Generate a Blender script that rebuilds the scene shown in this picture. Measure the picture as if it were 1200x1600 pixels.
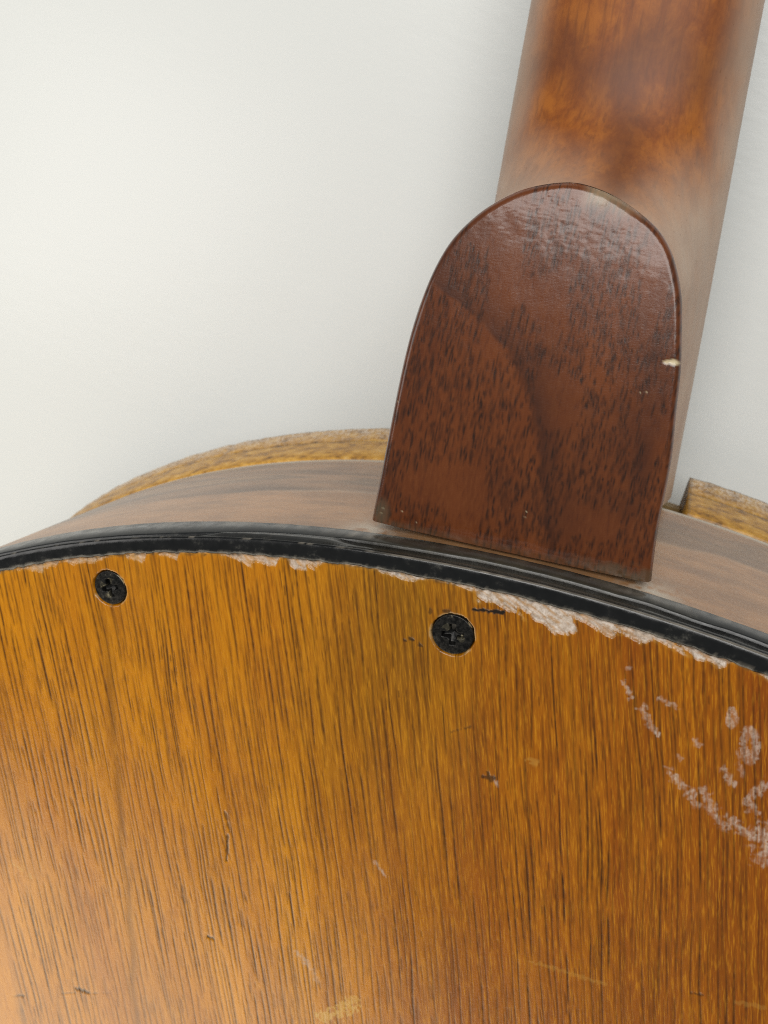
import bpy, math
import numpy as np
from mathutils import Matrix, Vector

for o in list(bpy.data.objects):
    bpy.data.objects.remove(o)
scene = bpy.context.scene
scene.render.engine = 'CYCLES'
col = scene.collection
MM = 0.001
Z0 = 118.0                      # height of the back plate above the table, mm

# ------------------------------------------------------------------ camera
CAM = np.array([15.5588, 54.4183, 134.3003])          # mm, relative to the back plane
FPX = 1450.0                                          # focal length in photo pixels (1200 x 1600)
ROT = np.array([[0.94863078, -0.20445086, 0.24145286],
                [0.11842432, 0.93713708, 0.32825260],
                [-0.29338595, -0.28279663, 0.91320904]])
cam_data = bpy.data.cameras.new('camera')
cam = bpy.data.objects.new('camera', cam_data)
col.objects.link(cam)
m = Matrix([list(ROT[0]) + [0], list(ROT[1]) + [0], list(ROT[2]) + [0], [0, 0, 0, 1]])
m.translation = Vector((CAM[0] * MM, CAM[1] * MM, (CAM[2] + Z0) * MM))
cam.matrix_world = m
cam_data.sensor_fit = 'VERTICAL'
cam_data.sensor_height = 34.6
cam_data.lens = FPX / 1600 * 34.6
cam_data.clip_start = 0.005
cam_data.clip_end = 50
cam_data.dof.use_dof = True
cam_data.dof.focus_distance = 0.148
cam_data.dof.aperture_fstop = cam_data.lens / 0.9     # opening of about 0.9 mm
scene.camera = cam

# ------------------------------------------------------------------ light
world = bpy.data.worlds.new('World')
scene.world = world
world.use_nodes = True
bg = world.node_tree.nodes['Background']
bg.inputs[0].default_value = (0.97, 1.0, 0.97, 1)
bg.inputs[1].default_value = 0.15


def area(name, loc, target, sx, sy, power, colour):
    d = bpy.data.lights.new(name, 'AREA')
    d.shape = 'RECTANGLE'
    d.size, d.size_y = sx, sy
    d.energy = power
    d.color = colour
    o = bpy.data.objects.new(name, d)
    col.objects.link(o)
    v = Vector(target) - Vector(loc)
    o.matrix_world = Matrix.Translation(Vector(loc)) @ v.to_track_quat('-Z', 'Y').to_matrix().to_4x4()
    return o


area('ceiling_lamp', (0.20, 0.80, 1.50), (0, 0.10, 0.1), 1.4, 0.90, 25.5, (1.0, 0.985, 0.95))
area('window_lamp', (-0.28, -0.80, 0.53), (-0.04, -0.08, 0.1), 0.86, 0.38, 3.2, (1.0, 0.90, 0.72))
area('side_fill', (-0.36, 0.02, 0.36), (-0.08, -0.10, 0.1), 0.20, 0.20, 0.36, (1.0, 0.97, 0.93))  # added fill light, brightens the left of the back plate

scene.view_settings.view_transform = 'Standard'
scene.view_settings.look = 'None'
scene.view_settings.exposure = 0.0
scene.view_settings.gamma = 1.0
scene.view_settings.use_curve_mapping = False
scene.cycles.use_denoising = False                    # keep the fine grain crisp
scene.cycles.filter_width = 1.1
scene.cycles.use_adaptive_sampling = False


# ------------------------------------------------------------------ helpers
def at(px, py, z):
    """photo pixel -> point (mm) on the plane at height z"""
    d = ROT @ np.array([(px - 600) / FPX, -(py - 800) / FPX, -1.0])
    t = (z - CAM[2]) / d[2]
    return CAM + d * t


def atn(pts, z):
    return np.array([at(a, b, z) for a, b in pts])


def sm(a, b, x):
    t = np.clip((x - a) / (b - a), 0, 1)
    return t * t * (3 - 2 * t)


def hash2(i, j, seed):
    n = (i.astype(np.int64) * 374761393 + j.astype(np.int64) * 668265263 + seed * 1442695041) & 0xFFFFFFFF
    n = ((n ^ (n >> 13)) * 1274126177) & 0xFFFFFFFF
    n = (n ^ (n >> 16)) & 0xFFFFFFFF
    return n / 4294967295.0


def noise(x, y, seed=0):
    x = np.asarray(x, float); y = np.asarray(y, float)
    i = np.floor(x); j = np.floor(y)
    u = x - i; v = y - j
    u = u * u * (3 - 2 * u); v = v * v * (3 - 2 * v)
    a = hash2(i, j, seed); b = hash2(i + 1, j, seed)
    c = hash2(i, j + 1, seed); d = hash2(i + 1, j + 1, seed)
    return (a * (1 - u) + b * u) * (1 - v) + (c * (1 - u) + d * u) * v


def fbm(x, y, seed=0, octaves=3):
    s = 0; w = 1; t = 0
    for k in range(octaves):
        s = s + w * noise(x * 2 ** k, y * 2 ** k, seed + 17 * k)
        t += w; w *= 0.55
    return s / t


def build(name, verts, faces, mat, parent=None, attrs=None, smooth=True):
    """verts in mm relative to the back plane"""
    V = np.asarray(verts, float).copy()
    V[:, 2] += Z0
    V *= MM
    me = bpy.data.meshes.new(name)
    if isinstance(faces, np.ndarray):
        nf, k = faces.shape
        me.vertices.add(len(V)); me.vertices.foreach_set('co', V.ravel())
        me.loops.add(nf * k); me.loops.foreach_set('vertex_index', faces.ravel().astype(np.int32))
        me.polygons.add(nf)
        me.polygons.foreach_set('loop_start', np.arange(0, nf * k, k, dtype=np.int32))
        me.polygons.foreach_set('loop_total', np.full(nf, k, dtype=np.int32))
        me.update(calc_edges=True)
        me.validate()
    else:
        me.from_pydata(V.tolist(), [], faces)
        me.update()
    if smooth:
        me.polygons.foreach_set('use_smooth', np.ones(len(me.polygons), dtype=bool))
    for k, a in (attrs or {}).items():
        at_ = me.attributes.new(k, 'FLOAT', 'POINT')
        at_.data.foreach_set('value', np.asarray(a, np.float32))
    me.materials.append(mat)
    o = bpy.data.objects.new(name, me)
    col.objects.link(o)
    if parent:
        o.parent = parent
    return o


def grid_faces(nr, nc, flip=False, start=0, wrap=False):
    r = np.arange(nr - 1)[:, None]; cc = nc if wrap else nc - 1
    c = np.arange(cc)[None, :]
    a = r * nc + c; b = r * nc + (c + 1) % nc
    d = (r + 1) * nc + c; e = (r + 1) * nc + (c + 1) % nc
    F = np.stack([a, b, e, d], -1).reshape(-1, 4) + start
    return F[:, ::-1] if flip else F


# ------------------------------------------------------------------ materials
class NT:
    def __init__(self, name):
        self.m = bpy.data.materials.new(name)
        self.m.use_nodes = True
        self.t = self.m.node_tree
        self.b = self.t.nodes['Principled BSDF']

    def n(self, kind, **kw):
        x = self.t.nodes.new(kind)
        for k, v in kw.items():
            if k == 'ins':
                for kk, vv in v.items():
                    if hasattr(vv, 'is_output'):
                        self.t.links.new(vv, x.inputs[kk])
                    else:
                        x.inputs[kk].default_value = vv
            else:
                setattr(x, k, v)
        return x

    def set(self, **kw):
        for k, v in kw.items():
            k = k.replace('_', ' ')
            if hasattr(v, 'is_output'):
                self.t.links.new(v, self.b.inputs[k])
            else:
                self.b.inputs[k].default_value = v

    def coords(self, scale, rot=(0, 0, 0)):
        tc = self.n('ShaderNodeTexCoord')
        mp = self.n('ShaderNodeMapping')
        mr = self.n('ShaderNodeMapping')
        self.t.links.new(tc.outputs['Object'], mr.inputs['Vector'])
        self.t.links.new(mr.outputs[0], mp.inputs['Vector'])
        mr.inputs['Rotation'].default_value = rot
        mp.inputs['Scale'].default_value = scale
        return mp.outputs[0]

    def noise(self, vec, scale=1.0, detail=3.0, rough=0.55, dist=0.0):
        x = self.n('ShaderNodeTexNoise', ins={'Vector': vec, 'Scale': scale, 'Detail': detail, 'Roughness': rough, 'Distortion': dist})
        return x.outputs['Fac']

    def ramp(self, fac, stops):
        r = self.n('ShaderNodeValToRGB', ins={'Fac': fac})
        el = r.color_ramp.elements
        while len(el) < len(stops):
            el.new(0.5)
        for e, (p, c) in zip(el, stops):
            e.position = p
            e.color = (c, c, c, 1) if isinstance(c, (int, float)) else (*c, 1)
        return r.outputs['Color']

    def mix(self, fac, a, b, mode='MIX'):
        x = self.n('ShaderNodeMix', data_type='RGBA', blend_type=mode)
        for sock, v in ((x.inputs['Factor'], fac), (x.inputs['A'], a), (x.inputs['B'], b)):
            if hasattr(v, 'is_output'):
                self.t.links.new(v, sock)
            elif isinstance(v, tuple):
                sock.default_value = (*v, 1)
            else:
                sock.default_value = v
        return x.outputs['Result']

    def math(self, op, a, b=0.0, c=0.0):
        x = self.n('ShaderNodeMath', operation=op, use_clamp=(op in ('ADD', 'SUBTRACT', 'MULTIPLY_ADD')))
        for i, v in enumerate((a, b, c)):
            if hasattr(v, 'is_output'):
                self.t.links.new(v, x.inputs[i])
            else:
                x.inputs[i].default_value = v
        return x.outputs[0]

    def attr(self, name):
        return self.n('ShaderNodeAttribute', attribute_name=name).outputs['Fac']

    def bump(self, h, dist, strength=1.0, normal=None):
        x = self.n('ShaderNodeBump', ins={'Height': h, 'Distance': dist, 'Strength': strength})
        if normal:
            self.t.links.new(normal, x.inputs['Normal'])
        return x.outputs[0]


GX = 0.23                                             # sideways drift of the back's grain per mm downwards
GROT = (0, 0, -math.atan(GX))


def mat_back():
    k = NT('amber_varnished_wood')
    c_f = k.coords((4200, 300, 300), GROT)
    c_m = k.coords((620, 36, 300), GROT)
    c_l = k.coords((60, 16, 60), GROT)
    fine = k.noise(c_f, 1, 3, 0.6)
    mid = k.noise(c_m, 1, 3, 0.6)
    low = k.noise(c_l, 1, 2, 0.5)
    base = k.mix(k.ramp(low, [(0.3, 0.0), (0.7, 1.0)]), (0.60, 0.235, 0.003), (0.42, 0.140, 0.002))
    base = k.mix(k.attr('wood_light_tone'), base, (0.235, 0.056, 0.002))  # wood colour with the brighter left side painted in
    base = k.mix(k.attr('olive'), base, (0.20, 0.092, 0.005))
    base = k.mix(k.math('MULTIPLY', k.ramp(mid, [(0.33, 1.0), (0.56, 0.0)]), k.math('MULTIPLY_ADD', k.attr('wood_light_tone'), 0.35, 0.25)), base, (0.19, 0.055, 0.002))
    base = k.mix(k.math('MULTIPLY', k.ramp(fine, [(0.50, 0.0), (0.74, 1.0)]), 0.46), base, (0.66, 0.29, 0.012))
    base = k.mix(k.math('MULTIPLY', k.ramp(fine, [(0.28, 1.0), (0.46, 0.0)]), 0.50), base, (0.17, 0.050, 0.003))
    base = k.mix(k.attr('pore'), base, (0.038, 0.012, 0.002))
    base = k.mix(k.attr('light'), base, (0.52, 0.30, 0.06))
    grime = k.noise(k.coords((1500, 1500, 1500)), 1, 4, 0.7)
    raw = k.mix(k.ramp(grime, [(0.30, 0.0), (0.70, 1.0)]), (0.30, 0.22, 0.155), (0.64, 0.56, 0.49))
    base = k.mix(k.attr('worn'), base, raw)
    base = k.mix(k.attr('dark'), base, (0.014, 0.009, 0.006))
    rough = k.math('ADD', k.math('MULTIPLY', k.attr('worn'), 0.45), k.ramp(k.noise(k.coords((90, 30, 90)), 1, 3), [(0.3, 0.20), (0.7, 0.28)]))
    b1 = k.bump(fine, 0.00004, 0.5)
    b2 = k.bump(grime, 0.00006, 0.35, b1)
    k.set(Base_Color=base, Roughness=rough, Normal=b2, IOR=1.45)
    k.set(Coat_Weight=0.15, Coat_Roughness=0.16)
    return k.m


def mat_binding(name, dark, dust, rough):
    k = NT(name)
    n1 = k.noise(k.coords((420, 420, 420)), 1, 5, 0.65)
    n2 = k.noise(k.coords((2600, 2600, 2600)), 1, 3, 0.6)
    f = k.math('MULTIPLY', k.ramp(n1, [(0.58, 0.0), (0.72, 1.0)]), k.ramp(n2, [(0.4, 0.1), (0.7, 1.0)]))
    base = k.mix(f, dark, dust)
    base = k.mix(k.attr('worn'), base, (0.42, 0.37, 0.30))  # wear, and the highlight painted on the back binding's shoulder
    base = k.mix(k.attr('dirt'), base, (0.06, 0.05, 0.03))
    k.set(Base_Color=base, Roughness=k.ramp(n1, [(0.3, rough - 0.08), (0.7, rough + 0.12)]),
          Normal=k.bump(n1, 0.00006, 0.35, k.bump(n2, 0.00003, 0.4)))
    return k.m


def mat_side():
    k = NT('dusty_brown_side_wood')
    tc = k.n('ShaderNodeTexCoord')
    # grain runs round the body: stretch along x/y, tight in z
    band = k.noise(k.coords((11, 11, 46)), 1, 3, 0.5, 0.8)
    fib = k.noise(k.coords((260, 260, 1300)), 1, 4, 0.65)
    spk = k.noise(k.coords((1700, 1700, 1700)), 1, 3, 0.7)
    blot = k.noise(k.coords((70, 70, 150)), 1, 5, 0.65)
    base = k.ramp(band, [(0.34, (0.15, 0.075, 0.032)), (0.46, (0.36, 0.19, 0.088)), (0.54, (0.20, 0.115, 0.06)), (0.66, (0.42, 0.235, 0.11))])
    base = k.mix(k.math('MULTIPLY', k.attr('tan'), 0.80), base, (0.56, 0.28, 0.115))
    base = k.mix(k.math('MULTIPLY', k.ramp(fib, [(0.3, 1.0), (0.55, 0.0)]), 0.25), base, (0.17, 0.09, 0.05))
    base = k.mix(k.math('MULTIPLY', k.ramp(spk, [(0.5, 0.0), (0.75, 1.0)]), 0.40), base, (0.55, 0.41, 0.28))
    base = k.mix(k.math('MULTIPLY', k.ramp(blot, [(0.36, 1.0), (0.55, 0.0)]), 0.5), base, (0.20, 0.105, 0.055))
    base = k.mix(k.attr('dust'), base, (0.62, 0.57, 0.48))  # dust, and the reflection painted along the far edge
    k.set(Base_Color=base, Roughness=k.math('MULTIPLY_ADD', k.attr('dust'), 0.3, 0.36), Normal=k.bump(fib, 0.00004, 0.4))
    k.set(Coat_Weight=0.2, Coat_Roughness=0.22, IOR=1.38)
    return k.m


def mat_gold():
    k = NT('worn_golden_rim_wood')
    v = k.noise(k.coords((260, 260, 420)), 1, 5, 0.65)
    w = k.noise(k.coords((1300, 1300, 1000)), 1, 4, 0.7)
    base = k.ramp(v, [(0.32, (0.15, 0.068, 0.012)), (0.45, (0.42, 0.205, 0.030)), (0.58, (0.60, 0.32, 0.05)), (0.74, (0.70, 0.46, 0.17))])
    base = k.mix(k.math('MULTIPLY', k.ramp(w, [(0.3, 1.0), (0.5, 0.0)]), 0.3), base, (0.20, 0.11, 0.03))
    base = k.mix(k.math('MULTIPLY', k.attr('worn'), k.ramp(w, [(0.42, 0.0), (0.6, 1.0)])), base, (0.75, 0.64, 0.52))
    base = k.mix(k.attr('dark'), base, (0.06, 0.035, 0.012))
    k.set(Base_Color=base, Roughness=0.42, Normal=k.bump(w, 0.00015, 0.6))
    return k.m


def mat_heel():
    k = NT('dark_mahogany_heel')
    fib = k.noise(k.coords((2100, 480, 2100), (0, 0, 0.03)), 1, 3, 0.6)
    low = k.noise(k.coords((80, 25, 60)), 1, 3, 0.5)
    crk = k.noise(k.coords((1900, 3800, 1900), (0, 0, -0.3)), 1, 4, 0.7)
    base = k.mix(k.ramp(low, [(0.3, 0.0), (0.7, 1.0)]), (0.150, 0.040, 0.0090), (0.092, 0.0225, 0.0052))
    base = k.mix(k.math('MULTIPLY', k.ramp(fib, [(0.5, 0.0), (0.75, 1.0)]), 0.5), base, (0.165, 0.050, 0.013))
    base = k.mix(k.math('MULTIPLY', k.ramp(fib, [(0.25, 1.0), (0.45, 0.0)]), 0.5), base, (0.055, 0.014, 0.006))
    base = k.mix(k.attr('figure'), base, (0.030, 0.010, 0.006))
    base = k.mix(k.attr('pore'), base, (0.014, 0.006, 0.004))
    base = k.mix(k.attr('worn'), base, (0.62, 0.52, 0.33))
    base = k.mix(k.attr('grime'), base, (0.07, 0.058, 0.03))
    rough = k.math('ADD', 0.30, k.math('MULTIPLY', k.attr('grime'), 0.5))
    k.set(Base_Color=base, Roughness=rough, Normal=k.bump(crk, 0.00007, 0.40, k.bump(fib, 0.00005, 0.5)))
    k.set(Coat_Weight=0.45, Coat_Roughness=0.13, IOR=1.42)
    return k.m


def mat_neck():
    k = NT('worn_orange_neck_wood')
    fib = k.noise(k.coords((1000, 110, 1000)), 1, 5, 0.65)
    low = k.noise(k.coords((200, 130, 200)), 1, 6, 0.7, 0.3)
    spk = k.noise(k.coords((1500, 700, 1500)), 1, 3, 0.7)
    base = k.ramp(low, [(0.34, (0.20, 0.052, 0.009)), (0.47, (0.27, 0.076, 0.011)), (0.62, (0.37, 0.115, 0.014))])
    base = k.mix(k.math('MULTIPLY', k.ramp(fib, [(0.32, 1.0), (0.5, 0.0)]), 0.6), base, (0.15, 0.043, 0.010))
    base = k.mix(k.attr('stain_shade'), base, (0.115, 0.036, 0.013))  # stain band and the painted dark streak by the heel
    sheen_dust = k.math('MULTIPLY', k.attr('sheen_dust'), k.ramp(k.noise(k.coords((120, 60, 120)), 1, 4, 0.6), [(0.25, 0.65), (0.65, 1.0)]))
    base = k.mix(sheen_dust, base, (0.52, 0.405, 0.31))  # dusty film and painted pale reflections
    base = k.mix(k.math('MULTIPLY', k.ramp(spk, [(0.24, 1.0), (0.36, 0.0)]), 0.6), base, (0.12, 0.05, 0.02))
    k.set(Base_Color=base, Roughness=0.5, Normal=k.bump(fib, 0.00005, 0.4))
    k.set(Coat_Weight=0.10, Coat_Roughness=0.45, IOR=1.4)
    return k.m


def mat_screw():
    k = NT('blackened_screw_steel')
    n1 = k.noise(k.coords((1600, 1600, 1600)), 1, 4, 0.65)
    base = k.ramp(n1, [(0.40, (0.016, 0.016, 0.016)), (0.66, (0.045, 0.043, 0.04)), (0.76, (0.20, 0.18, 0.13))])
    base = k.mix(k.attr('worn'), base, (0.72, 0.64, 0.42))  # painted glints, wear and debris
    k.set(Base_Color=base, Metallic=0.8, Roughness=k.ramp(n1, [(0.35, 0.24), (0.7, 0.45)]), Normal=k.bump(n1, 0.00002, 0.3))
    return k.m


def mat_table():
    k = NT('white_painted_table')
    brush = k.noise(k.coords((22, 60, 22), (0, 0, 0.2)), 1, 4, 0.6)
    low = k.noise(k.coords((7, 7, 7)), 1, 2)
    base = k.mix(low, (0.74, 0.76, 0.745), (0.775, 0.79, 0.775))
    fine = k.noise(k.coords((190, 300, 190), (0, 0, 0.25)), 1, 5, 0.65)
    spot = k.noise(k.coords((42, 42, 42)), 1, 6, 0.75)
    base = k.mix(k.math('MULTIPLY', k.ramp(spot, [(0.66, 0.0), (0.78, 1.0)]), 0.25), base, (0.55, 0.55, 0.52))
    k.set(Base_Color=base, Roughness=0.30, Normal=k.bump(brush, 0.0006, 0.22, k.bump(fine, 0.0002, 0.22)))
    return k.m


def mat_plain(name, c, r=0.6):
    k = NT(name)
    n1 = k.noise(k.coords((300, 60, 300)), 1, 3)
    k.set(Base_Color=k.mix(n1, c, tuple(x * 0.6 for x in c)), Roughness=r)
    return k.m


M_BACK = mat_back()
M_BIND = mat_binding('black_binding', (0.006, 0.0065, 0.007), (0.06, 0.058, 0.05), 0.22)
M_BSIDE = mat_binding('greyed_black_side_binding', (0.009, 0.010, 0.011), (0.08, 0.076, 0.065), 0.26)
M_SIDE = mat_side()
M_GOLD = mat_gold()
M_HEEL = mat_heel()
M_NECK = mat_neck()
M_SCREW = mat_screw()
M_DARK = mat_plain('dark_fingerboard_wood', (0.03, 0.02, 0.015))
M_SPRUCE = mat_plain('pale_soundboard_wood', (0.45, 0.28, 0.10))
M_SPL = None

# ------------------------------------------------------------------ the surface
S = 1.6
tv, tf = [], []
n = 40
for j in range(n + 1):
    for i in range(n + 1):
        tv.append(((i / n - 0.5) * 2 * S / MM, (j / n - 0.5) * 2 * S / MM, -Z0))
table = build('white_table', tv, grid_faces(n + 1, n + 1), mat_table())
table['kind'] = 'structure'
table['label'] = 'white painted table top under the instrument'

# ------------------------------------------------------------------ the instrument
root = bpy.data.objects.new('stringed_instrument', None)
col.objects.link(root)
root.location = (0, 0, 0)
root['label'] = 'old amber wooden stringed instrument lying face down on the white table'
root['category'] = 'instrument'

KA, KB = 1.8709e-3, 3.3192e-8
X0, RARC = 125.0, 97.0
SL0 = 2 * KA * X0 + 4 * KB * X0 ** 3
AN0 = math.atan(SL0)
Y0 = -(KA * X0 ** 2 + KB * X0 ** 4)
XC, YC = X0 - RARC * math.sin(AN0), Y0 - RARC * math.cos(AN0)
XM = XC + RARC
LB = 262.0


def outline_half():
    """right half of the back's outline from the heel (0,0) round to the tail; points and outward normals"""
    P, N = [], []
    for x in np.arange(0, X0, 0.5):
        s = -(2 * KA * x + 4 * KB * x ** 3)
        l = math.hypot(1, s)
        P.append((x, -(KA * x * x + KB * x ** 4))); N.append((-s / l, 1 / l))
    for a in np.linspace(AN0, math.pi / 2, 60):
        P.append((XC + RARC * math.sin(a), YC + RARC * math.cos(a))); N.append((math.sin(a), math.cos(a)))
    for a in np.linspace(0, math.pi / 2, 60)[1:]:
        nx, ny = math.cos(a) / XM, -math.sin(a) / LB
        l = math.hypot(nx, ny)
        P.append((XM * math.cos(a), YC - LB * math.sin(a))); N.append((nx / l, ny / l))
    return np.array(P), np.array(N)


PH, NH = outline_half()
PL = PH[::-1][:-1] * (-1, 1); NL_ = NH[::-1][:-1] * (-1, 1)
OUT = np.concatenate([PL, PH[:-1]]); ONR = np.concatenate([NL_, NH[:-1]])      # closed, from tail round left, heel, right
NO = len(OUT)
ARC = np.concatenate([[0], np.cumsum(np.linalg.norm(np.diff(OUT, axis=0), axis=1))])


def ring_sweep(profile):
    """profile: list of (offset array or float, z array or float) -> verts, faces of a closed sweep round the body"""
    V = []
    for off, z in profile:
        off = np.broadcast_to(np.asarray(off, float), (NO,)); z = np.broadcast_to(np.asarray(z, float), (NO,))
        V.append(np.column_stack([OUT + ONR * off[:, None], z]))
    return np.concatenate(V), grid_faces(len(profile), NO, wrap=True)


# --- back plate: a grid whose columns follow the grain
OFFA = -2.85
xd = np.concatenate([np.arange(-150, -112, 2.0), np.arange(-112, 58, 0.15), np.arange(58, 150, 2.0)])


def edge_pt(x, off):
    ax = np.abs(x)
    arc = ax > X0
    s = -(2 * KA * ax + 4 * KB * ax ** 3)
    y = -(KA * ax ** 2 + KB * ax ** 4)
    l = np.hypot(1, s)
    nx, ny = -s / l, 1 / l
    a = np.arcsin(np.clip((ax - XC) / RARC, -1, 1))
    y = np.where(arc, YC + RARC * np.cos(a), y)
    nx = np.where(arc, np.sin(a), nx); ny = np.where(arc, np.cos(a), ny)
    return x + np.sign(x) * nx * off, y + ny * off


ex, ey = edge_pt(xd, OFFA)
dd = np.concatenate([np.arange(0, 14, 0.2), np.arange(14, 142, 0.32), np.arange(142, 175, 6.0)])
Dg, Xi = np.meshgrid(dd, np.arange(len(xd)), indexing='ij')
PX = ex[Xi] + GX * Dg * (1 - sm(58, 150, xd[Xi]))
PY = ey[Xi] - Dg
G = xd[Xi]                                            # grain coordinate (constant along a fibre)
rng = np.random.default_rng(7)

# pores: long dark grain lines
pore = np.zeros_like(PX)
wob = (noise(G * 0.05, Dg * 0.03, 3) - 0.5) * 1.6 + (noise(G * 0.4, Dg * 0.12, 5) - 0.5) * 0.35
gw = G + wob


def put_line(g0, d0, ln, wd, inten, drift, seed):
    i0 = np.searchsorted(xd, g0 - 2.4); i1 = np.searchsorted(xd, g0 + 2.4)
    r0 = np.searchsorted(dd, d0); r1 = np.searchsorted(dd, d0 + ln)
    if r1 - r0 < 2:
        return
    gg = gw[r0:r1, i0:i1]; t = (Dg[r0:r1, i0:i1] - d0) / ln
    prof = np.exp(-((gg - g0 - drift * t) / wd) ** 2) * np.clip(5 * np.minimum(t, 1 - t), 0, 1) ** 0.7
    prof *= inten * (0.60 + 0.40 * noise(gg * 0 + g0 * 7, Dg[r0:r1, i0:i1] * 1.1, seed))
    pore[r0:r1, i0:i1] = np.maximum(pore[r0:r1, i0:i1], prof)


g_ = -112.0
nl = 0
while g_ < 58:                                        # long vessel lines, fairly evenly spaced, broken into dashes
    d_ = rng.uniform(-25, 4)
    base_i = rng.uniform(0.5, 1.0)
    while d_ < 142:
        ln = rng.uniform(8, 40)
        put_line(g_ + rng.normal(0, 0.12), d_, ln, rng.uniform(0.13, 0.25), base_i * rng.uniform(0.8, 1.15), rng.normal(0, 0.2), nl)
        d_ += ln + rng.choice([rng.uniform(-2, 1), rng.uniform(1, 7)])
        nl += 1
    g_ += rng.uniform(0.65, 1.75) if g_ < -5 else rng.uniform(0.5, 1.6)
for i in range(3600):                                 # short fine ticks between them
    put_line(rng.uniform(-112, 58), rng.uniform(-3, 142), rng.uniform(1.5, 6.0), rng.uniform(0.08, 0.16), rng.uniform(0.25, 0.7), 0.0, i + 900)
pore = np.clip(pore * (0.7 + 0.7 * fbm(G * 0.08, Dg * 0.04, 21)), 0, 0.93)

wood_light_tone = np.clip(sm(-55, 40, PX + 34 * (fbm(G * 0.09, Dg * 0.015, 11) - 0.5)) * 0.85 + 0.5 * (fbm(G * 0.28, Dg * 0.022, 12) - 0.45), 0, 1)  # tone and olive: wood colour with differences in lighting painted in
olive = 0.55 * np.exp(-((PX + 14 - 0.1 * PY) / 15) ** 2) * sm(-75, -15, PY) + 0.25 * fbm(G * 0.15, Dg * 0.03, 31) ** 2
dark = np.zeros_like(PX); light = np.zeros_like(PX); worn = np.zeros_like(PX)
zz = 0.10 * (fbm(PX / 28, PY / 45, 41) - 0.5) + 0.02 * (fbm(G / 3, Dg / 14, 42) - 0.5)


def stroke(p, q, w, wobble=0.25, seed=0, soft=0.35):
    """mask of a stroke between two photo pixels, width in photo pixels"""
    a = at(p[0], p[1], 0)[:2]; b = at(q[0], q[1], 0)[:2]
    w = w / 8.6 / 2
    lo = np.minimum(a, b) - w * 2 - 0.8; hi = np.maximum(a, b) + w * 2 + 0.8
    out = np.zeros_like(PX)
    sel = (PX > lo[0]) & (PX < hi[0]) & (PY > lo[1]) & (PY < hi[1])
    x = PX[sel]; y = PY[sel]
    d = b - a; L = max(np.hypot(*d), 1e-6)
    t = np.clip(((x - a[0]) * d[0] + (y - a[1]) * d[1]) / L ** 2, 0, 1)
    r = np.hypot(x - a[0] - t * d[0], y - a[1] - t * d[1])
    r = r + (noise(x * 2.2, y * 2.2, seed + 70) - 0.5) * 2 * w * wobble * 1.6
    out[sel] = 1 - sm(w * (1 - soft), w * (1 + soft), r)
    return out


# white rubbed marks
marks = [((975, 1067), (988, 1092), 6, .8), ((1002, 1107), (1013, 1125), 10, .9), ((1015, 1132), (1028, 1147), 7, 1), ((1031, 1090), (1044, 1100), 6, .8),
         ((1052, 1101), (1057, 1108), 6, .7), ((1087, 1157), (1092, 1165), 6, .8), ((1131, 1202), (1145, 1225), 9, .8), ((1153, 1178), (1159, 1208), 7, .45),
         ((1045, 1203), (1058, 1220), 9, 1), ((1058, 1220), (1072, 1237), 8, .9), ((1078, 1240), (1086, 1255), 10, .9), ((1100, 1237), (1114, 1262), 11, .7),
         ((1097, 1258), (1106, 1264), 7, .7), ((1110, 1265), (1117, 1276), 8, 1), ((1123, 1280), (1132, 1293), 10, .6), ((1142, 1281), (1160, 1298), 12, .9),
         ((1160, 1296), (1182, 1308), 11, .9), ((1189, 1302), (1205, 1335), 26, .95), ((1168, 1244), (1184, 1270), 7, .8), ((1163, 1250), (1172, 1268), 7, .7),
         ((1178, 1240), (1204, 1222), 12, .75), ((1060, 1183), (1064, 1187), 5, .5), ((981, 1043), (982, 1046), 6, .6),
         ((585, 1346), (603, 1370), 5, .9), ((465, 1490), (478, 1503), 9, .9), ((478, 1500), (496, 1532), 8, .45), ((772, 1216), (778, 1228), 4, .8),
         ((1186, 1345), (1200, 1340), 14, .5)]
streak = 0.30 + 0.70 * sm(0.3, 0.7, 0.6 * noise(G * 4.5, Dg * 0.8, 91) + 0.4 * noise(PX * 3, PY * 3, 92))
for i, (p, q, w, s) in enumerate(marks):
    worn = np.maximum(worn, s * 0.62 * stroke(p, q, w * 0.9, 0.8, i * 3, 0.6) * streak)
for (cx, cy), rx, ry, w in (((1144, 1122), 5, 14, 6), ((1172, 1165), 9, 24, 9)):
    th = np.linspace(0, 2 * math.pi, 15)
    for a, b in zip(th[:-1], th[1:]):
        worn = np.maximum(worn, 0.5 * streak * stroke((cx + rx * math.cos(a), cy + ry * math.sin(a)), (cx + rx * math.cos(b), cy + ry * math.sin(b)), w, 0.5, int(a * 10)))
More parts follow.
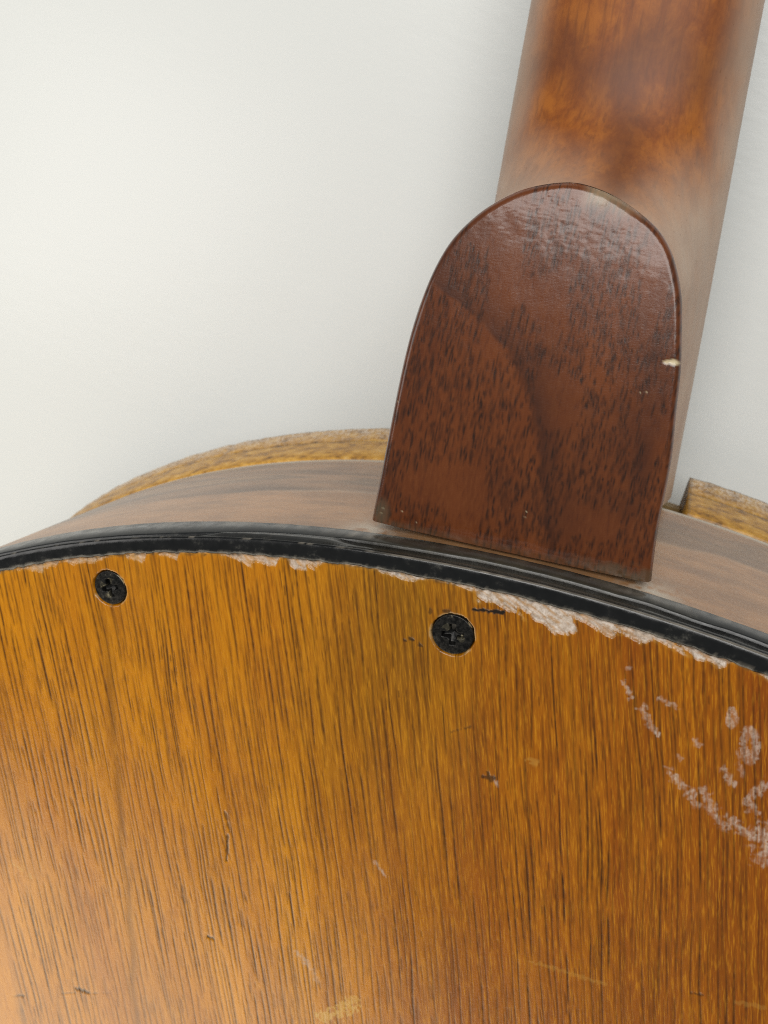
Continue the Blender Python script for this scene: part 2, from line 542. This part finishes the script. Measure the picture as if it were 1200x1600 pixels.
# yellow and pale scratches, dark bruises, the long stained streak under the screw
light = np.maximum(light, 0.7 * stroke((505, 1590), (548, 1572), 18, 0.9, 5)); light = np.maximum(light, 0.5 * stroke((535, 1568), (556, 1560), 10, 0.9, 6))
light = np.maximum(light, 0.20 * stroke((828, 1502), (945, 1538), 6, 0.6, 8)); light = np.maximum(light, 0.18 * stroke((1150, 1566), (1195, 1575), 6, 0.6, 9))
light = np.maximum(light, 0.5 * stroke((20, 1350), (36, 1360), 3, 0.3, 10)); light = np.maximum(light, 0.6 * stroke((46, 1366), (49, 1372), 3, 0.3, 10))
light = np.maximum(light, 0.3 * stroke((828, 1190), (838, 1192), 8, 0.8, 12))
for p, q, w, s in (((742, 953), (785, 957), 5, 1.0), ((755, 1214), (772, 1215), 6, 0.75), ((762, 1210), (768, 1219), 6, 0.7), ((120, 1545), (138, 1550), 7, 0.8), ((96, 1552), (170, 1551), 2, 0.5),
                   ((326, 1464), (332, 1466), 6, 0.9), ((30, 1556), (36, 1556), 5, 0.7), ((352, 1270), (359, 1300), 4, 0.6), ((356, 1305), (354, 1345), 4, 0.7),
                   ((640, 998), (643, 1000), 6, 0.8), ((630, 1000), (633, 1002), 5, 0.7), ((655, 1006), (658, 1008), 5, 0.7), ((695, 955), (701, 956), 5, 0.7), ((1080, 1552), (1098, 1555), 4, 0.6),
                   ((706, 1143), (735, 1136), 3, 0.5), ((672, 950), (672, 958), 4, 0.6)):
    dark = np.maximum(dark, s * stroke(p, q, w, 0.5, int(p[0])))
sx0 = at(165, 1010, 0); sx1 = at(212, 1560, 0)
tt = (PY - sx0[1]) / (sx1[1] - sx0[1])
cx = sx0[0] + (sx1[0] - sx0[0]) * tt + 1.2 * (noise(PY * 0.12, PY * 0, 77) - 0.5)
stk = np.exp(-((PX - cx) / (0.75 + 0.5 * noise(PY * 0.1, PY * 0, 78))) ** 2) * sm(0.0, 0.04, tt + 0.1) * (0.35 + 0.4 * noise(PX * 0.8, PY * 0.15, 79))
pore = np.maximum(pore, stk * 0.65)

# chipped edge along the binding: width (photo pixels) of bare wood below the binding line
wx = atn([(0, 888), (40, 880), (70, 875), (110, 870), (150, 867), (190, 863), (215, 862), (245, 861), (300, 861), (350, 864), (400, 868), (450, 872), (500, 878), (560, 885), (620, 896),
          (680, 906), (715, 912), (740, 918), (770, 926), (800, 930), (850, 944), (900, 955), (950, 970), (990, 982), (1012, 990), (1022, 993), (1050, 1002), (1090, 1015), (1110, 1022), (1130, 1030), (1165, 1042), (1200, 1053)], 0)[:, 0]
wv = np.array([6, 10, 17, 14, 10, 9, 26, 12, 16, 15, 20, 17, 17, 13, 12, 15, 21, 17, 30, 40, 44, 44, 38, 30, 22, 9, 13, 24, 13, 24, 12, 9]) / 9.6
wid = np.interp(PX, wx, wv)
QX = PX * 0.80 + PY * 0.60; QY = -PX * 0.60 + PY * 0.80
DX = PX * 0.88 - PY * 0.47; DY = PX * 0.47 + PY * 0.88
rag = wid * (-0.25 + 1.75 * fbm(DX * 0.16 + 3.1, DY * 0.55, 161, 5)) + 0.7 * (fbm(DX * 0.9, DY * 2.0, 62, 4) - 0.5)
rag = rag * (1 - (1 - sm(0.28, 0.52, noise(PX * 0.33, PY * 0.1, 163))) * (1 - sm(-8, 2, PX) * (1 - sm(24, 30, PX))) * 0.9)
dn = Dg * np.abs(np.cos(np.arctan(2 * KA * PX)))
chip = 1 - sm(-0.10, 0.10, dn - rag)
tex = 0.40 + 0.60 * sm(0.32, 0.60, noise(DX * 0.45, DY * 2.6, 63) * 0.65 + noise(DX * 1.5, DY * 5, 64) * 0.35)
left_part = sm(-60, -20, PX)                          # varnish is thinner but not all gone on the far end
chipv = chip * tex * (0.50 + 0.5 * left_part)
light = np.maximum(light, 0.8 * chip * (1 - left_part) * (1 - tex)); light = np.maximum(light, 0.35 * (1 - sm(-0.1, 0.6, dn - rag)))
worn = np.maximum(worn, chipv)
dark = np.maximum(dark, 0.75 * (1 - sm(0.0, 0.45, dn - 0.5 * noise(PX * 1.5, PY * 0, 65))) * noise(PX * 2, PY * 3, 66))
zz -= 0.42 * chip * (0.4 + noise(DX * 0.5, DY * 2.8, 67)) * sm(0, 0.3, Dg)
zz -= 0.045 * pore + 0.10 * dark - 0.02 * worn
zz -= 0.0
# countersunk holes
SC = [(at(171, 919, 0)[:2], 3.28, 0.35, 0.16), (at(707, 992, 0)[:2], 3.52, 0.12, 0.10)]
for (c, r, rot, dz) in SC:
    rr = np.hypot(PX - c[0], PY - c[1]) + 0.22 * (noise(PX * 1.6, PY * 1.6, 68) - 0.5)
    hole = 1 - sm(r - 0.25, r + 0.22, rr)
    zz -= 2.2 * hole
    rim = np.exp(-((rr - r - 0.10) / 0.20) ** 2) * sm(0.45, 0.75, noise(PX * 0.7 + c[0], PY * 0.7, 69))
    light = np.maximum(light, rim * 0.9); worn = np.maximum(worn, rim * 0.35)
    dark = np.maximum(dark, 0.9 * (1 - sm(r - 0.3, r + 0.05, rr)))

verts = np.column_stack([PX.ravel(), PY.ravel(), zz.ravel()])
nr, nc = PX.shape
faces = grid_faces(nr, nc, flip=True)
back = build('back_plate', verts, faces, M_BACK, root,
             {'pore': pore.ravel(), 'wood_light_tone': wood_light_tone.ravel(), 'olive': olive.ravel(), 'worn': worn.ravel(), 'dark': dark.ravel(), 'light': light.ravel()})
back['label'] = 'amber varnished back plate with dark grain lines and a chipped edge'

# the rest of the back, outside the dense patch (below it)
inner = OUT + ONR * OFFA
lowv = np.column_stack([inner, np.full(NO, -2.5)])
E_ = build('back_underlay', np.vstack([lowv, [[0, -140, -2.5]]]), [(i, (i + 1) % NO, NO) for i in range(NO)][::1], M_BACK, root)
for me in (E_.data,):
    me.flip_normals()

# --- back binding: black cap, its shoulder, and the gap that opens towards the heel
gap = 2.9 * sm(-62, -25, OUT[:, 0]) * (0.85 + 0.3 * noise(ARC * 0.15, ARC * 0, 5))
gap = np.where(OUT[:, 1] < -60, 0.4, gap) + 0.12
j1 = (noise(ARC * 0.9, ARC * 0, 8) - 0.5) * 0.30 + (noise(ARC * 3.1, ARC * 0, 9) - 0.5) * 0.14
j2 = (noise(ARC * 0.6, ARC * 0, 10) - 0.5) * 0.22 + (noise(ARC * 2.7, ARC * 0, 12) - 0.5) * 0.12
ledge = sm(-54, -47, OUT[:, 0]) * (1 - sm(-30, -24, OUT[:, 0])) * (OUT[:, 1] > -40)
prof = [(OFFA - 0.15 + j1, -0.9), (OFFA - 0.12 + j1, 0.02 + j2 * 0.4), (OFFA + 0.10 + j1 * 0.7, 0.16 + j2 * 0.3), (-2.1, 0.20 + j2 * 0.3), (-1.5 + j2 * 0.3, 0.12 + j1 * 0.4), (-0.9, 0.15 + j2 * 0.3), (-0.35 + j2 * 0.2, 0.06),
        (-0.06 + j2 * 0.15, -0.10), (0.0 + j2 * 0.15, -0.35), (-0.10 + j2 * 0.15, -0.52), (-0.33, -0.60), (-0.38 + j1 * 0.2 + ledge * 0.8, -0.62 - gap * 0.5 + ledge * (gap * 0.5 - 0.42)), (-0.22 + ledge * 0.55, -0.62 - gap * 0.96), (-1.6, -0.72 - gap)]
V, F = ring_sweep(prof)
k_ = len(prof)
wb = np.zeros((k_, NO)); wb[7] = 0.35 * sm(0.62, 0.8, fbm(ARC * 0.9, ARC * 0, 14)); wb[7] = np.maximum(wb[7], 0.55 * sm(-24, -14, OUT[:, 0]) * (OUT[:, 1] > -60) * (0.4 + 0.6 * noise(ARC * 0.8, ARC * 0, 33))); wb[1] = 0.7 * sm(0.5, 0.8, fbm(ARC * 1.1, ARC * 0, 15)); wb[2] = wb[1] * 0.3  # shoulder right of the heel carries a painted highlight; the rest is wear
heelz = np.exp(-(OUT[:, 0] / 26) ** 4) * (OUT[:, 1] > -20)
db = np.zeros((k_, NO)); db[10:] = heelz * 0.5
bb = build('back_binding', V, F, M_BIND, root, {'worn': wb.ravel(), 'dirt': db.ravel()})
bb['label'] = 'chipped black binding strip round the back edge'

# --- side binding
zt = -0.74 - gap
prof = [(-1.5, zt - 0.05), (0.05 + j2 * 0.2, zt), (0.30 + j2 * 0.25, zt - 0.25), (0.36 + j1 * 0.3, zt * 0.5 - 4.0), (0.34 + j2 * 0.2, -7.7), (0.18, -8.15 + j1 * 0.3), (-0.6, -8.25 + j1 * 0.3)]
V, F = ring_sweep(prof)
k_ = len(prof)
wb = np.zeros((k_, NO)); wb[4:6] = 0.35 * sm(0.45, 0.7, noise(ARC * 0.5, ARC * 0, 16))
hd = np.exp(-((np.abs(OUT[:, 0] + 1) - 23) / 5) ** 2) * (OUT[:, 1] > -20)
wb[3:6] = np.maximum(wb[3:6], 0.5 * hd * noise(ARC * 1.3, ARC * 0, 17))
db = np.zeros((k_, NO)); db[1:] = 0.6 * heelz * (0.5 + 0.5 * noise(ARC * .8, ARC * 0, 18))
sb = build('side_binding', V, F, M_BSIDE, root, {'worn': wb.ravel(), 'dirt': db.ravel()})
sb['label'] = 'greyed black binding strip along the side'

# --- side wall
zs = np.concatenate([np.linspace(-8.0, -66.5, 100), [-67.3, -68.0, -68.5, -68.8, -68.9, -69.0]])
offs = np.concatenate([np.interp(zs[:100], [-66.5, -8.0], [-2.5, 0.0]), [-2.55, -2.7, -3.0, -3.4, -3.9, -6.5]])
prof = [(o, z) for o, z in zip(offs, zs)]
V, F = ring_sweep(prof)
du = np.zeros((len(prof), NO))
du[99:] = 0.9  # rounded far edge: white reflection painted in, along with dust
hd2 = np.exp(-((np.abs(OUT[:, 0] + 1) - 24) / 4.5) ** 2) * (OUT[:, 1] > -20)
for k in range(len(prof)):
    du[k] = np.maximum(du[k], 0.85 * hd2 * math.exp(-((zs[k] + 8) / 7) ** 2) * sm(0.2, 0.6, noise(ARC * 1.1, ARC * 0 + zs[k] * 0.6, 19)))
    if 96 <= k < 99:
        du[k] = np.maximum(du[k], (0.15, 0.35, 0.65)[k - 96])
tn = np.zeros((len(prof), NO))
for k in range(len(prof)):
    lim = -39 + 9 * (fbm(ARC * 0.035, ARC * 0, 26) - 0.5) - 0.06 * OUT[:, 0]
    tn[k] = sm(-0.9, 0.9, zs[k] - lim) * (0.6 + 0.4 * noise(ARC * 0.09, ARC * 0 + zs[k] * 0.1, 27))
    du[k] = np.maximum(du[k], 0.35 * np.exp(-((zs[k] - lim - 0.5) / 1.2) ** 2) * noise(ARC * 0.06, ARC * 0, 28))
    tn[k] = np.maximum(tn[k], 0.7 * sm(-62, -65, np.array(zs[k])) * noise(ARC * 0.05, ARC * 0, 29))
side = build('side_wall', V, F, M_SIDE, root, {'dust': du.ravel(), 'tan': tn.ravel()})
side['label'] = 'hazy brown bent wood side'

# --- golden rim beyond the side, cut away for the neck
NOTCH = 29.0
sel_r = np.where((OUT[:, 0] > NOTCH) | (OUT[:, 1] < -60) | (OUT[:, 0] < -NOTCH))[0]
order = np.concatenate([sel_r[sel_r > NO // 2], sel_r[sel_r <= NO // 2]])       # open strip from right of the neck round to left of it
PO, NOo, A_ = OUT[order], ONR[order], ARC[order]
jg = (noise(A_ * 0.5, A_ * 0, 22) - 0.5) * 0.5 + (noise(A_ * 2, A_ * 0, 23) - 0.5) * 0.25
prof = [(-8.0, -69.1), (-2.75, -69.1), (-2.35, -69.4), (-1.6 + jg * 0.4, -74.0), (-1.0 + jg * 0.4, -79.0), (-0.85 + jg * .3, -79.9 + jg), (-1.25, -80.3 + jg), (-0.75 + jg * .5, -80.8 + jg), (-0.25 + jg * 0.5, -84.5),
        (0.45 + jg * 0.5, -88.6 + jg * 0.5), (0.40 + jg * 0.5, -89.7 + jg * 0.4), (-0.3, -90.3), (-1.5, -90.5), (-8.0, -90.5)]
V = []
for off, z in prof:
    off = np.broadcast_to(np.asarray(off, float), (len(PO),)); z = np.broadcast_to(np.asarray(z, float), (len(PO),))
    V.append(np.column_stack([PO + NOo * off[:, None], z]))
V = np.concatenate(V)
F = [tuple(f) for f in grid_faces(len(prof), len(PO))]
L_ = len(PO)
F.append(tuple(k * L_ for k in range(len(prof))))
F.append(tuple(k * L_ + L_ - 1 for k in range(len(prof)))[::-1])
wg = np.zeros((len(prof), L_)); wg[9:12] = 1.0; wg[8] = 0.5; wg[7] = 0.2
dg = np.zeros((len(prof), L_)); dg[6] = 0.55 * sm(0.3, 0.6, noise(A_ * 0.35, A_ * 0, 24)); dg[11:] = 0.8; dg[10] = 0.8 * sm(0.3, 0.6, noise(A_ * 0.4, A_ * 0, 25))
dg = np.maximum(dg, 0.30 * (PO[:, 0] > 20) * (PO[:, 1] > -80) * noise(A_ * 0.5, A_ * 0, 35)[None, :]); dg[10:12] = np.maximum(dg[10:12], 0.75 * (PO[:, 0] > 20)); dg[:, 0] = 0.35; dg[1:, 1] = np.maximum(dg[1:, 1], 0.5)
gold = build('rim_strip', V, F, M_GOLD, root, {'worn': wg.ravel(), 'dark': dg.ravel()}, smooth=True)
gold['label'] = 'worn golden wooden rim strip notched beside the neck'

# --- soundboard underneath and the bridge that the body rests on
sb_in = OUT - ONR * 7.0
sv = np.vstack([np.column_stack([sb_in, np.full(NO, -86.0)]), np.column_stack([sb_in, np.full(NO, -89.5)]), [[0, -140, -86.0], [0, -140, -89.5]]])
sf = []
for i in range(NO):
    j = (i + 1) % NO
    sf += [(i, j, 2 * NO), (NO + j, NO + i, 2 * NO + 1), (i, NO + i, NO + j, j)]
build('soundboard', sv, sf, M_SPRUCE, root, smooth=False)


def box(x0, x1, y0, y1, z0, z1):
    v = [(x, y, z) for z in (z0, z1) for y in (y0, y1) for x in (x0, x1)]
    f = [(0, 2, 3, 1), (4, 5, 7, 6), (0, 1, 5, 4), (2, 6, 7, 3), (0, 4, 6, 2), (1, 3, 7, 5)]
    return v, f


v, f = box(-60, 60, -262, -244, -118, -89.4)
build('bridge', v, f, M_DARK, root, smooth=False)

# --- neck
ny, nt = 240, 96
ys = np.linspace(-3, 330, ny)
NV = np.zeros((ny, nt, 3)); hz_ = np.zeros((ny, nt)); st_ = np.zeros((ny, nt))
for i, y in enumerate(ys):
    hw = 26.0 - 0.036 * y if y < 110 else 26.0 - 0.036 * 110 - 0.010 * (y - 110)
    hw -= 0.3
    cx_ = -0.35 * sm(20, 90, np.array(y)) - 0.05
    crown = -61.0 - 0.012 * y
    zb = -77.0
    for j in range(nt):
        u = j / (nt - 1) * 2 - 1
        if abs(u) < 0.84:
            a = u / 0.84 * math.pi / 2
            ca, sa = math.cos(a), math.sin(a)
            x = hw * math.copysign(abs(sa) ** 0.93, sa)
            z = zb + (crown - zb) * abs(ca) ** 0.90
        else:
            w = (abs(u) - 0.84) / 0.16
            x = math.copysign(hw * (1 - 0.035 * w ** 2), u)
            z = zb - w * 16
        if abs(u) < 0.84:
            tc_ = min(1.0, max(0.0, (y - 44) / 46.0))
            z += 44 * (1 - tc_) ** 3 * max(0.0, 1 - (x / hw) ** 2) ** 1.3
        NV[i, j] = (x + cx_, y, z)
        e = abs(x) / hw
        dy = y - 58
        hz_[i, j] = max(0, min(1, 0.60 - dy / 18.0 + 0.55 * e ** 3)) * (0.85 - 0.75 * math.exp(-((x - 2.5 - 0.25 * dy) / 5.5) ** 2) * float(sm(-6, 5, np.array(dy))))  # pale flare by the heel: dust and painted reflection of the cove
        hz_[i, j] = max(hz_[i, j], 0.80 * float(sm(0.60, 1.03, np.array(e))))  # edges: white reflection painted into the colour
        st_[i, j] = 0.5 * math.exp(-((dy - 24 - 0.12 * x - 3 * math.sin(x * 0.35)) / 6.0) ** 2) + 0.6 * math.exp(-((x - 3.5 + 0.1 * dy) / 4.0) ** 2) * float(1 - sm(10, 34, np.array(dy)))  # stain band, then the cove's dark streak painted behind the heel
neck = build('neck', NV.reshape(-1, 3), grid_faces(ny, nt, flip=True), M_NECK, root, {'sheen_dust': hz_.ravel(), 'stain_shade': st_.ravel()})
neck['label'] = 'worn orange brown wooden neck with reflections painted pale along its edges'
fbv, fbf = [], []
for i, y in enumerate(np.linspace(-3, 330, 40)):
    hw = (26.0 - 0.036 * y if y < 110 else 26.0 - 0.036 * 110 - 0.010 * (y - 110)) - 1.3
    fbv += [(-hw, y, -92.6), (hw, y, -92.6), (hw, y, -98.0), (-hw, y, -98.0)]
for i in range(39):
    a = i * 4
    for k in range(4):
        fbf.append((a + k, a + (k + 1) % 4, a + 4 + (k + 1) % 4, a + 4 + k))
fbf += [(0, 3, 2, 1), (156, 157, 158, 159)]
build('fingerboard', fbv, fbf, M_DARK, root, smooth=False)

# --- heel
HZ = -9.0
CAPL = [(0.6, -24.7), (9.9, -24.0), (18.5, -23.4), (29.1, -22.6), (35.8, -21.7), (42.4, -20.2), (47.8, -18.0), (51.9, -14.8), (54.3, -12.0), (56.6, -8.3), (58.0, -3.8), (58.4, -1.0)]
CAPR = [(0.4, 22.5), (9.3, 21.7), (15.4, 21.6), (21.7, 21.3), (27.8, 20.5), (33.7, 19.9), (37.4, 19.2), (41.9, 18.3), (45.3, 17.4), (49.9, 15.3), (53.1, 12.7), (55.3, 9.3), (57.4, 4.8), (58.3, 0.8), (58.4, -1.0)]


def curve_from(pts, n):
    """smooth polyline through (y, x) points, resampled at even arc length"""
    P = np.array([(b, a) for a, b in pts], float)
    Q = []
    for i in range(len(P) - 1):
        p0 = P[max(i - 1, 0)]; p1 = P[i]; p2 = P[i + 1]; p3 = P[min(i + 2, len(P) - 1)]
        for t in np.linspace(0, 1, 24, endpoint=False):
            Q.append(0.5 * ((2 * p1) + (-p0 + p2) * t + (2 * p0 - 5 * p1 + 4 * p2 - p3) * t * t + (-p0 + 3 * p1 - 3 * p2 + p3) * t ** 3))
    Q.append(P[-1]); Q = np.array(Q)
    # light smoothing takes out the reading error of the points
    for _ in range(60):
        Q[1:-1] = 0.25 * Q[:-2] + 0.5 * Q[1:-1] + 0.25 * Q[2:]
    s = np.concatenate([[0], np.cumsum(np.linalg.norm(np.diff(Q, axis=0), axis=1))])
    u = np.linspace(0, s[-1], n)
    return np.column_stack([np.interp(u, s, Q[:, 0]), np.interp(u, s, Q[:, 1])])


NR_ = 300
cl = curve_from(CAPL, NR_); cr = curve_from(CAPR, NR_)
cont = np.vstack([cl, cr[::-1][1:]])                  # open contour, left base -> tip -> right base
for _ in range(30):
    cont[NR_ - 40:NR_ + 40] = 0.25 * cont[NR_ - 41:NR_ + 39] + 0.5 * cont[NR_ - 40:NR_ + 40] + 0.25 * cont[NR_ - 39:NR_ + 41]
cl = cont[:NR_]; cr = cont[::-1][:NR_]


def cap_z(x, y):
    return HZ - 3.6 * (np.clip(y - 18, 0, 44) / 40) ** 2 - 0.5 * (x / 23) ** 2 - 0.15 * np.clip(6 - y, 0, 10) / 6


ncol = 210
u = (1 - np.cos(np.linspace(0, math.pi, ncol))) / 2 * 0.25 + np.linspace(0, 1, ncol) * 0.75
HX = cl[:, None, 0] * (1 - u) + cr[:, None, 0] * u
HY = cl[:, None, 1] * (1 - u) + cr[:, None, 1] * u
# base edge: slightly uneven
dist = np.full(HX.shape, 1e9)
cs = cont
for a in range(0, len(cs)):
    dist = np.minimum(dist, np.hypot(HX - cs[a, 0], HY - cs[a, 1]))
er = 1.1
dist = np.clip(dist - 0.06, 0, None)
edge = np.clip(er - dist, 0, er)
edgez = -(er - np.sqrt(np.maximum(er ** 2 - edge ** 2, 0)))
HZZ = cap_z(HX, HY) + edgez
hp = np.zeros_like(HX)
for i in range(4200):
    x0 = rng.uniform(-24, 22); y0 = rng.uniform(0, 58); ln = rng.uniform(0.4, 1.7); wd = rng.uniform(0.09, 0.17); it = rng.uniform(0.35, 1.0)
    if noise(np.array([x0 * 0.22]), np.array([y0 * 0.12]), 101)[0] < 0.28:
        continue
    sel = (np.abs(HX - x0 - 0.03 * (HY - y0)) < 0.7) & (np.abs(HY - y0) < ln)
    if not sel.any():
        continue
    dx = HX[sel] - x0 - 0.06 * (HY[sel] - y0); t = np.abs(HY[sel] - y0) / ln
    hp[sel] = np.maximum(hp[sel], it * np.exp(-(dx / wd) ** 2) * (1 - t ** 2))
# darker figure sweeping from the upper left to the foot
fx = np.interp(HY, [0, 8, 18, 26, 33, 38, 42], [5.0, 4.0, 1.5, -1.0, -6.0, -13.0, -21.0])
dfx = HX - fx
fig = np.exp(-np.clip(dfx, 0, None) / 5.5) * sm(-0.8, 0.8, dfx + 0.8 * (noise(HX * 0.6, HY * 0.6, 103) - 0.5)) * (0.5 + 0.35 * noise(HX * 0.5, HY * 0.25, 104)) * sm(-4, 8, HY)
fig = np.maximum(fig, 0.65 * np.exp(-((HX - 18 + 0.05 * HY) / 2.0) ** 2 - ((HY - 20) / 7) ** 2)); fig = np.maximum(fig, 0.6 * np.exp(-((HX - 15.5) / 1.3) ** 2 - ((HY - 36) / 3) ** 2))
fig = np.maximum(fig, 0.35 * sm(0.5, 0.8, fbm(HX * 0.12, HY * 0.08, 105)))
# chips in the varnish: a bright one on the right edge, brownish ones at the tip
pc = at(1050, 567, HZ)
hw_ = 0.9 - 0.9 * sm(0.25, 0.7, np.hypot((HX - pc[0]) * 0.55, (HY - pc[1]) * 1.25) + 0.5 * (noise(HX * 2, HY * 2, 106) - 0.5))
for px_, py_, r_ in ((1010, 613, .22), (1000, 615, .2), (1000, 630, .18), (703, 713, .22), (620, 628, .2), (820, 752, .2), (790, 783, .2), (797, 795, .2), (822, 800, .25), (820, 808, .2), (627, 800, .2), (650, 818, .2), (597, 795, .4), (594, 803, .35)):
    q = at(px_, py_, HZ)
    hw_ = np.maximum(hw_, 0.5 * (1 - sm(r_ * 0.4, r_ * 0.8, np.hypot(HX - q[0], (HY - q[1]) * 1.5))))
tipm = sm(54.0, 57.5, HY + 1.2 * (noise(HX * 0.8, HY * 0.8, 107) - 0.5)) * sm(0, 3, HX) * (1 - sm(9, 12, HX))
hw_ = np.maximum(hw_, 0.30 * tipm)
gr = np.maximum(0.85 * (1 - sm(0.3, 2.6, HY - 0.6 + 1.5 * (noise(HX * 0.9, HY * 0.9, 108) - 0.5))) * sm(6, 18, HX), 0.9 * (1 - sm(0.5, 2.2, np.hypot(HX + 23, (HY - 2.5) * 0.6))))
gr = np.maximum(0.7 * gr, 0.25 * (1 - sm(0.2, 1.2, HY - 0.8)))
HZZ = HZZ - 0.015 * hp - 0.12 * hw_ + 0.07 * (fbm(HX * 0.35, HY * 0.3, 109) - 0.5) - 0.3 * gr * noise(HX * 1.2, HY * 1.2, 110) * (1 - sm(0.5, 3, HY))
HZZ = HZZ - 0.22 * tipm
nmod = sm(25, 58, HY)
HZZ = HZZ + nmod * 0.022 * (fbm(HX * 1.0 + HY * 0.5, HY * 3.4, 111, 4) - 0.5)
Vcap = np.column_stack([HX.ravel(), HY.ravel(), HZZ.ravel()])
Fcap = grid_faces(NR_, ncol, flip=True)
heel_at = {'pore': hp.ravel(), 'figure': fig.ravel(), 'worn': np.clip(hw_, 0, 1).ravel(), 'grime': np.clip(gr, 0, 1).ravel()}
# walls sweep down in a cove to meet the neck
nsec = 46
cz0 = cap_z(cont[:, 0], cont[:, 1]) - er
WV = []
for i in range(nsec):
    t = i / (nsec - 1)
    zt_ = cz0 * (1 - t) + (-67.0) * t
    ext = 0.0
    tipw = sm(15, 50, cont[:, 1])
    sq = 1 - 0.10 * min(1, t * 1.5)
    WV.append(np.column_stack([cont[:, 0] * sq - 0.9 * (1 - sq), cont[:, 1] + (ext - 3.0 * min(1, t * 2)) * tipw, zt_]))
WV = np.concatenate(WV)
Fw = grid_faces(nsec, len(cont), flip=True, start=len(Vcap))
pad = len(WV)
allv = np.vstack([Vcap, WV]); allf = np.vstack([Fcap, Fw])
for kk in heel_at:
    heel_at[kk] = np.concatenate([heel_at[kk], np.zeros(pad)])
heel = build('heel', allv, allf, M_HEEL, root, heel_at)
heel['label'] = 'dark reddish brown tongue shaped heel with a rounded glossy tip'


# --- screws
def screw(c, r, rot, depth, name='screw'):
    nr_, na = 70, 160
    V, W = [], []
    for i in range(nr_):
        rad = r * (i / (nr_ - 1)) ** 0.9
        for j in range(na):
            a = 2 * math.pi * j / na
            x, y = rad * math.cos(a), rad * math.sin(a)
            z = 0.10 * (1 - (rad / r) ** 2)
            if rad > r * 0.93:
                z -= 0.35 * ((rad - r * 0.93) / (r * 0.07)) ** 2
            cr_, sr_ = math.cos(rot), math.sin(rot)
            uu, vv = x * cr_ + y * sr_, -x * sr_ + y * cr_
            arm = r * 0.52
            def slot(p, q, wd):
                return (1 - float(sm(wd * 0.88, wd * 1.15, np.array(abs(q))))) * (1 - float(sm(arm * 0.82, arm * 1.06, np.array(abs(p)))))
            s_ = max(slot(uu, vv, r * 0.135), slot(vv, uu, r * 0.135), 1 - float(sm(r * 0.20, r * 0.30, np.array(math.hypot(uu, vv)))))
            rg_ = math.exp(-((s_ - 0.25) / 0.2) ** 2) * (rad < r * 0.6)
            z += 0.05 * rg_
            z -= s_ * (1.5 - 0.7 * rad / arm if rad < arm else 0.8)
            V.append((c[0] + x, c[1] + y, z - depth))
            nn = float(noise(np.array([a * 1.3 + c[0]]), np.array([rad * 0.7]), 121)[0])
            W.append(0.45 * rg_ * (nn > 0.55) + 0.7 * (rad > r * 0.95) * (nn > 0.72) + 0.3 * (0.35 < rad / r < 0.8) * (nn > 0.84))  # glints painted as pale specks at slot and face, with rim wear
    F = [tuple(f) for f in grid_faces(nr_, na, wrap=True)]
    base = len(V)
    for j in range(na):                                # countersunk cone under the head
        a = 2 * math.pi * j / na
        V.append((c[0] + r * 0.45 * math.cos(a), c[1] + r * 0.45 * math.sin(a), -2.6 - depth)); W.append(0)
    for j in range(na):
        F.append(((nr_ - 1) * na + j, (nr_ - 1) * na + (j + 1) % na, base + (j + 1) % na, base + j))
    return build(name, V, F, M_SCREW, root, {'worn': np.array(W)})


s1 = screw(*SC[0])
s1['label'] = 'black cross head screw sunk below the binding, away from the heel'
s2 = screw(*SC[1])
s2['label'] = 'black cross head screw with a pale ring, below the heel'
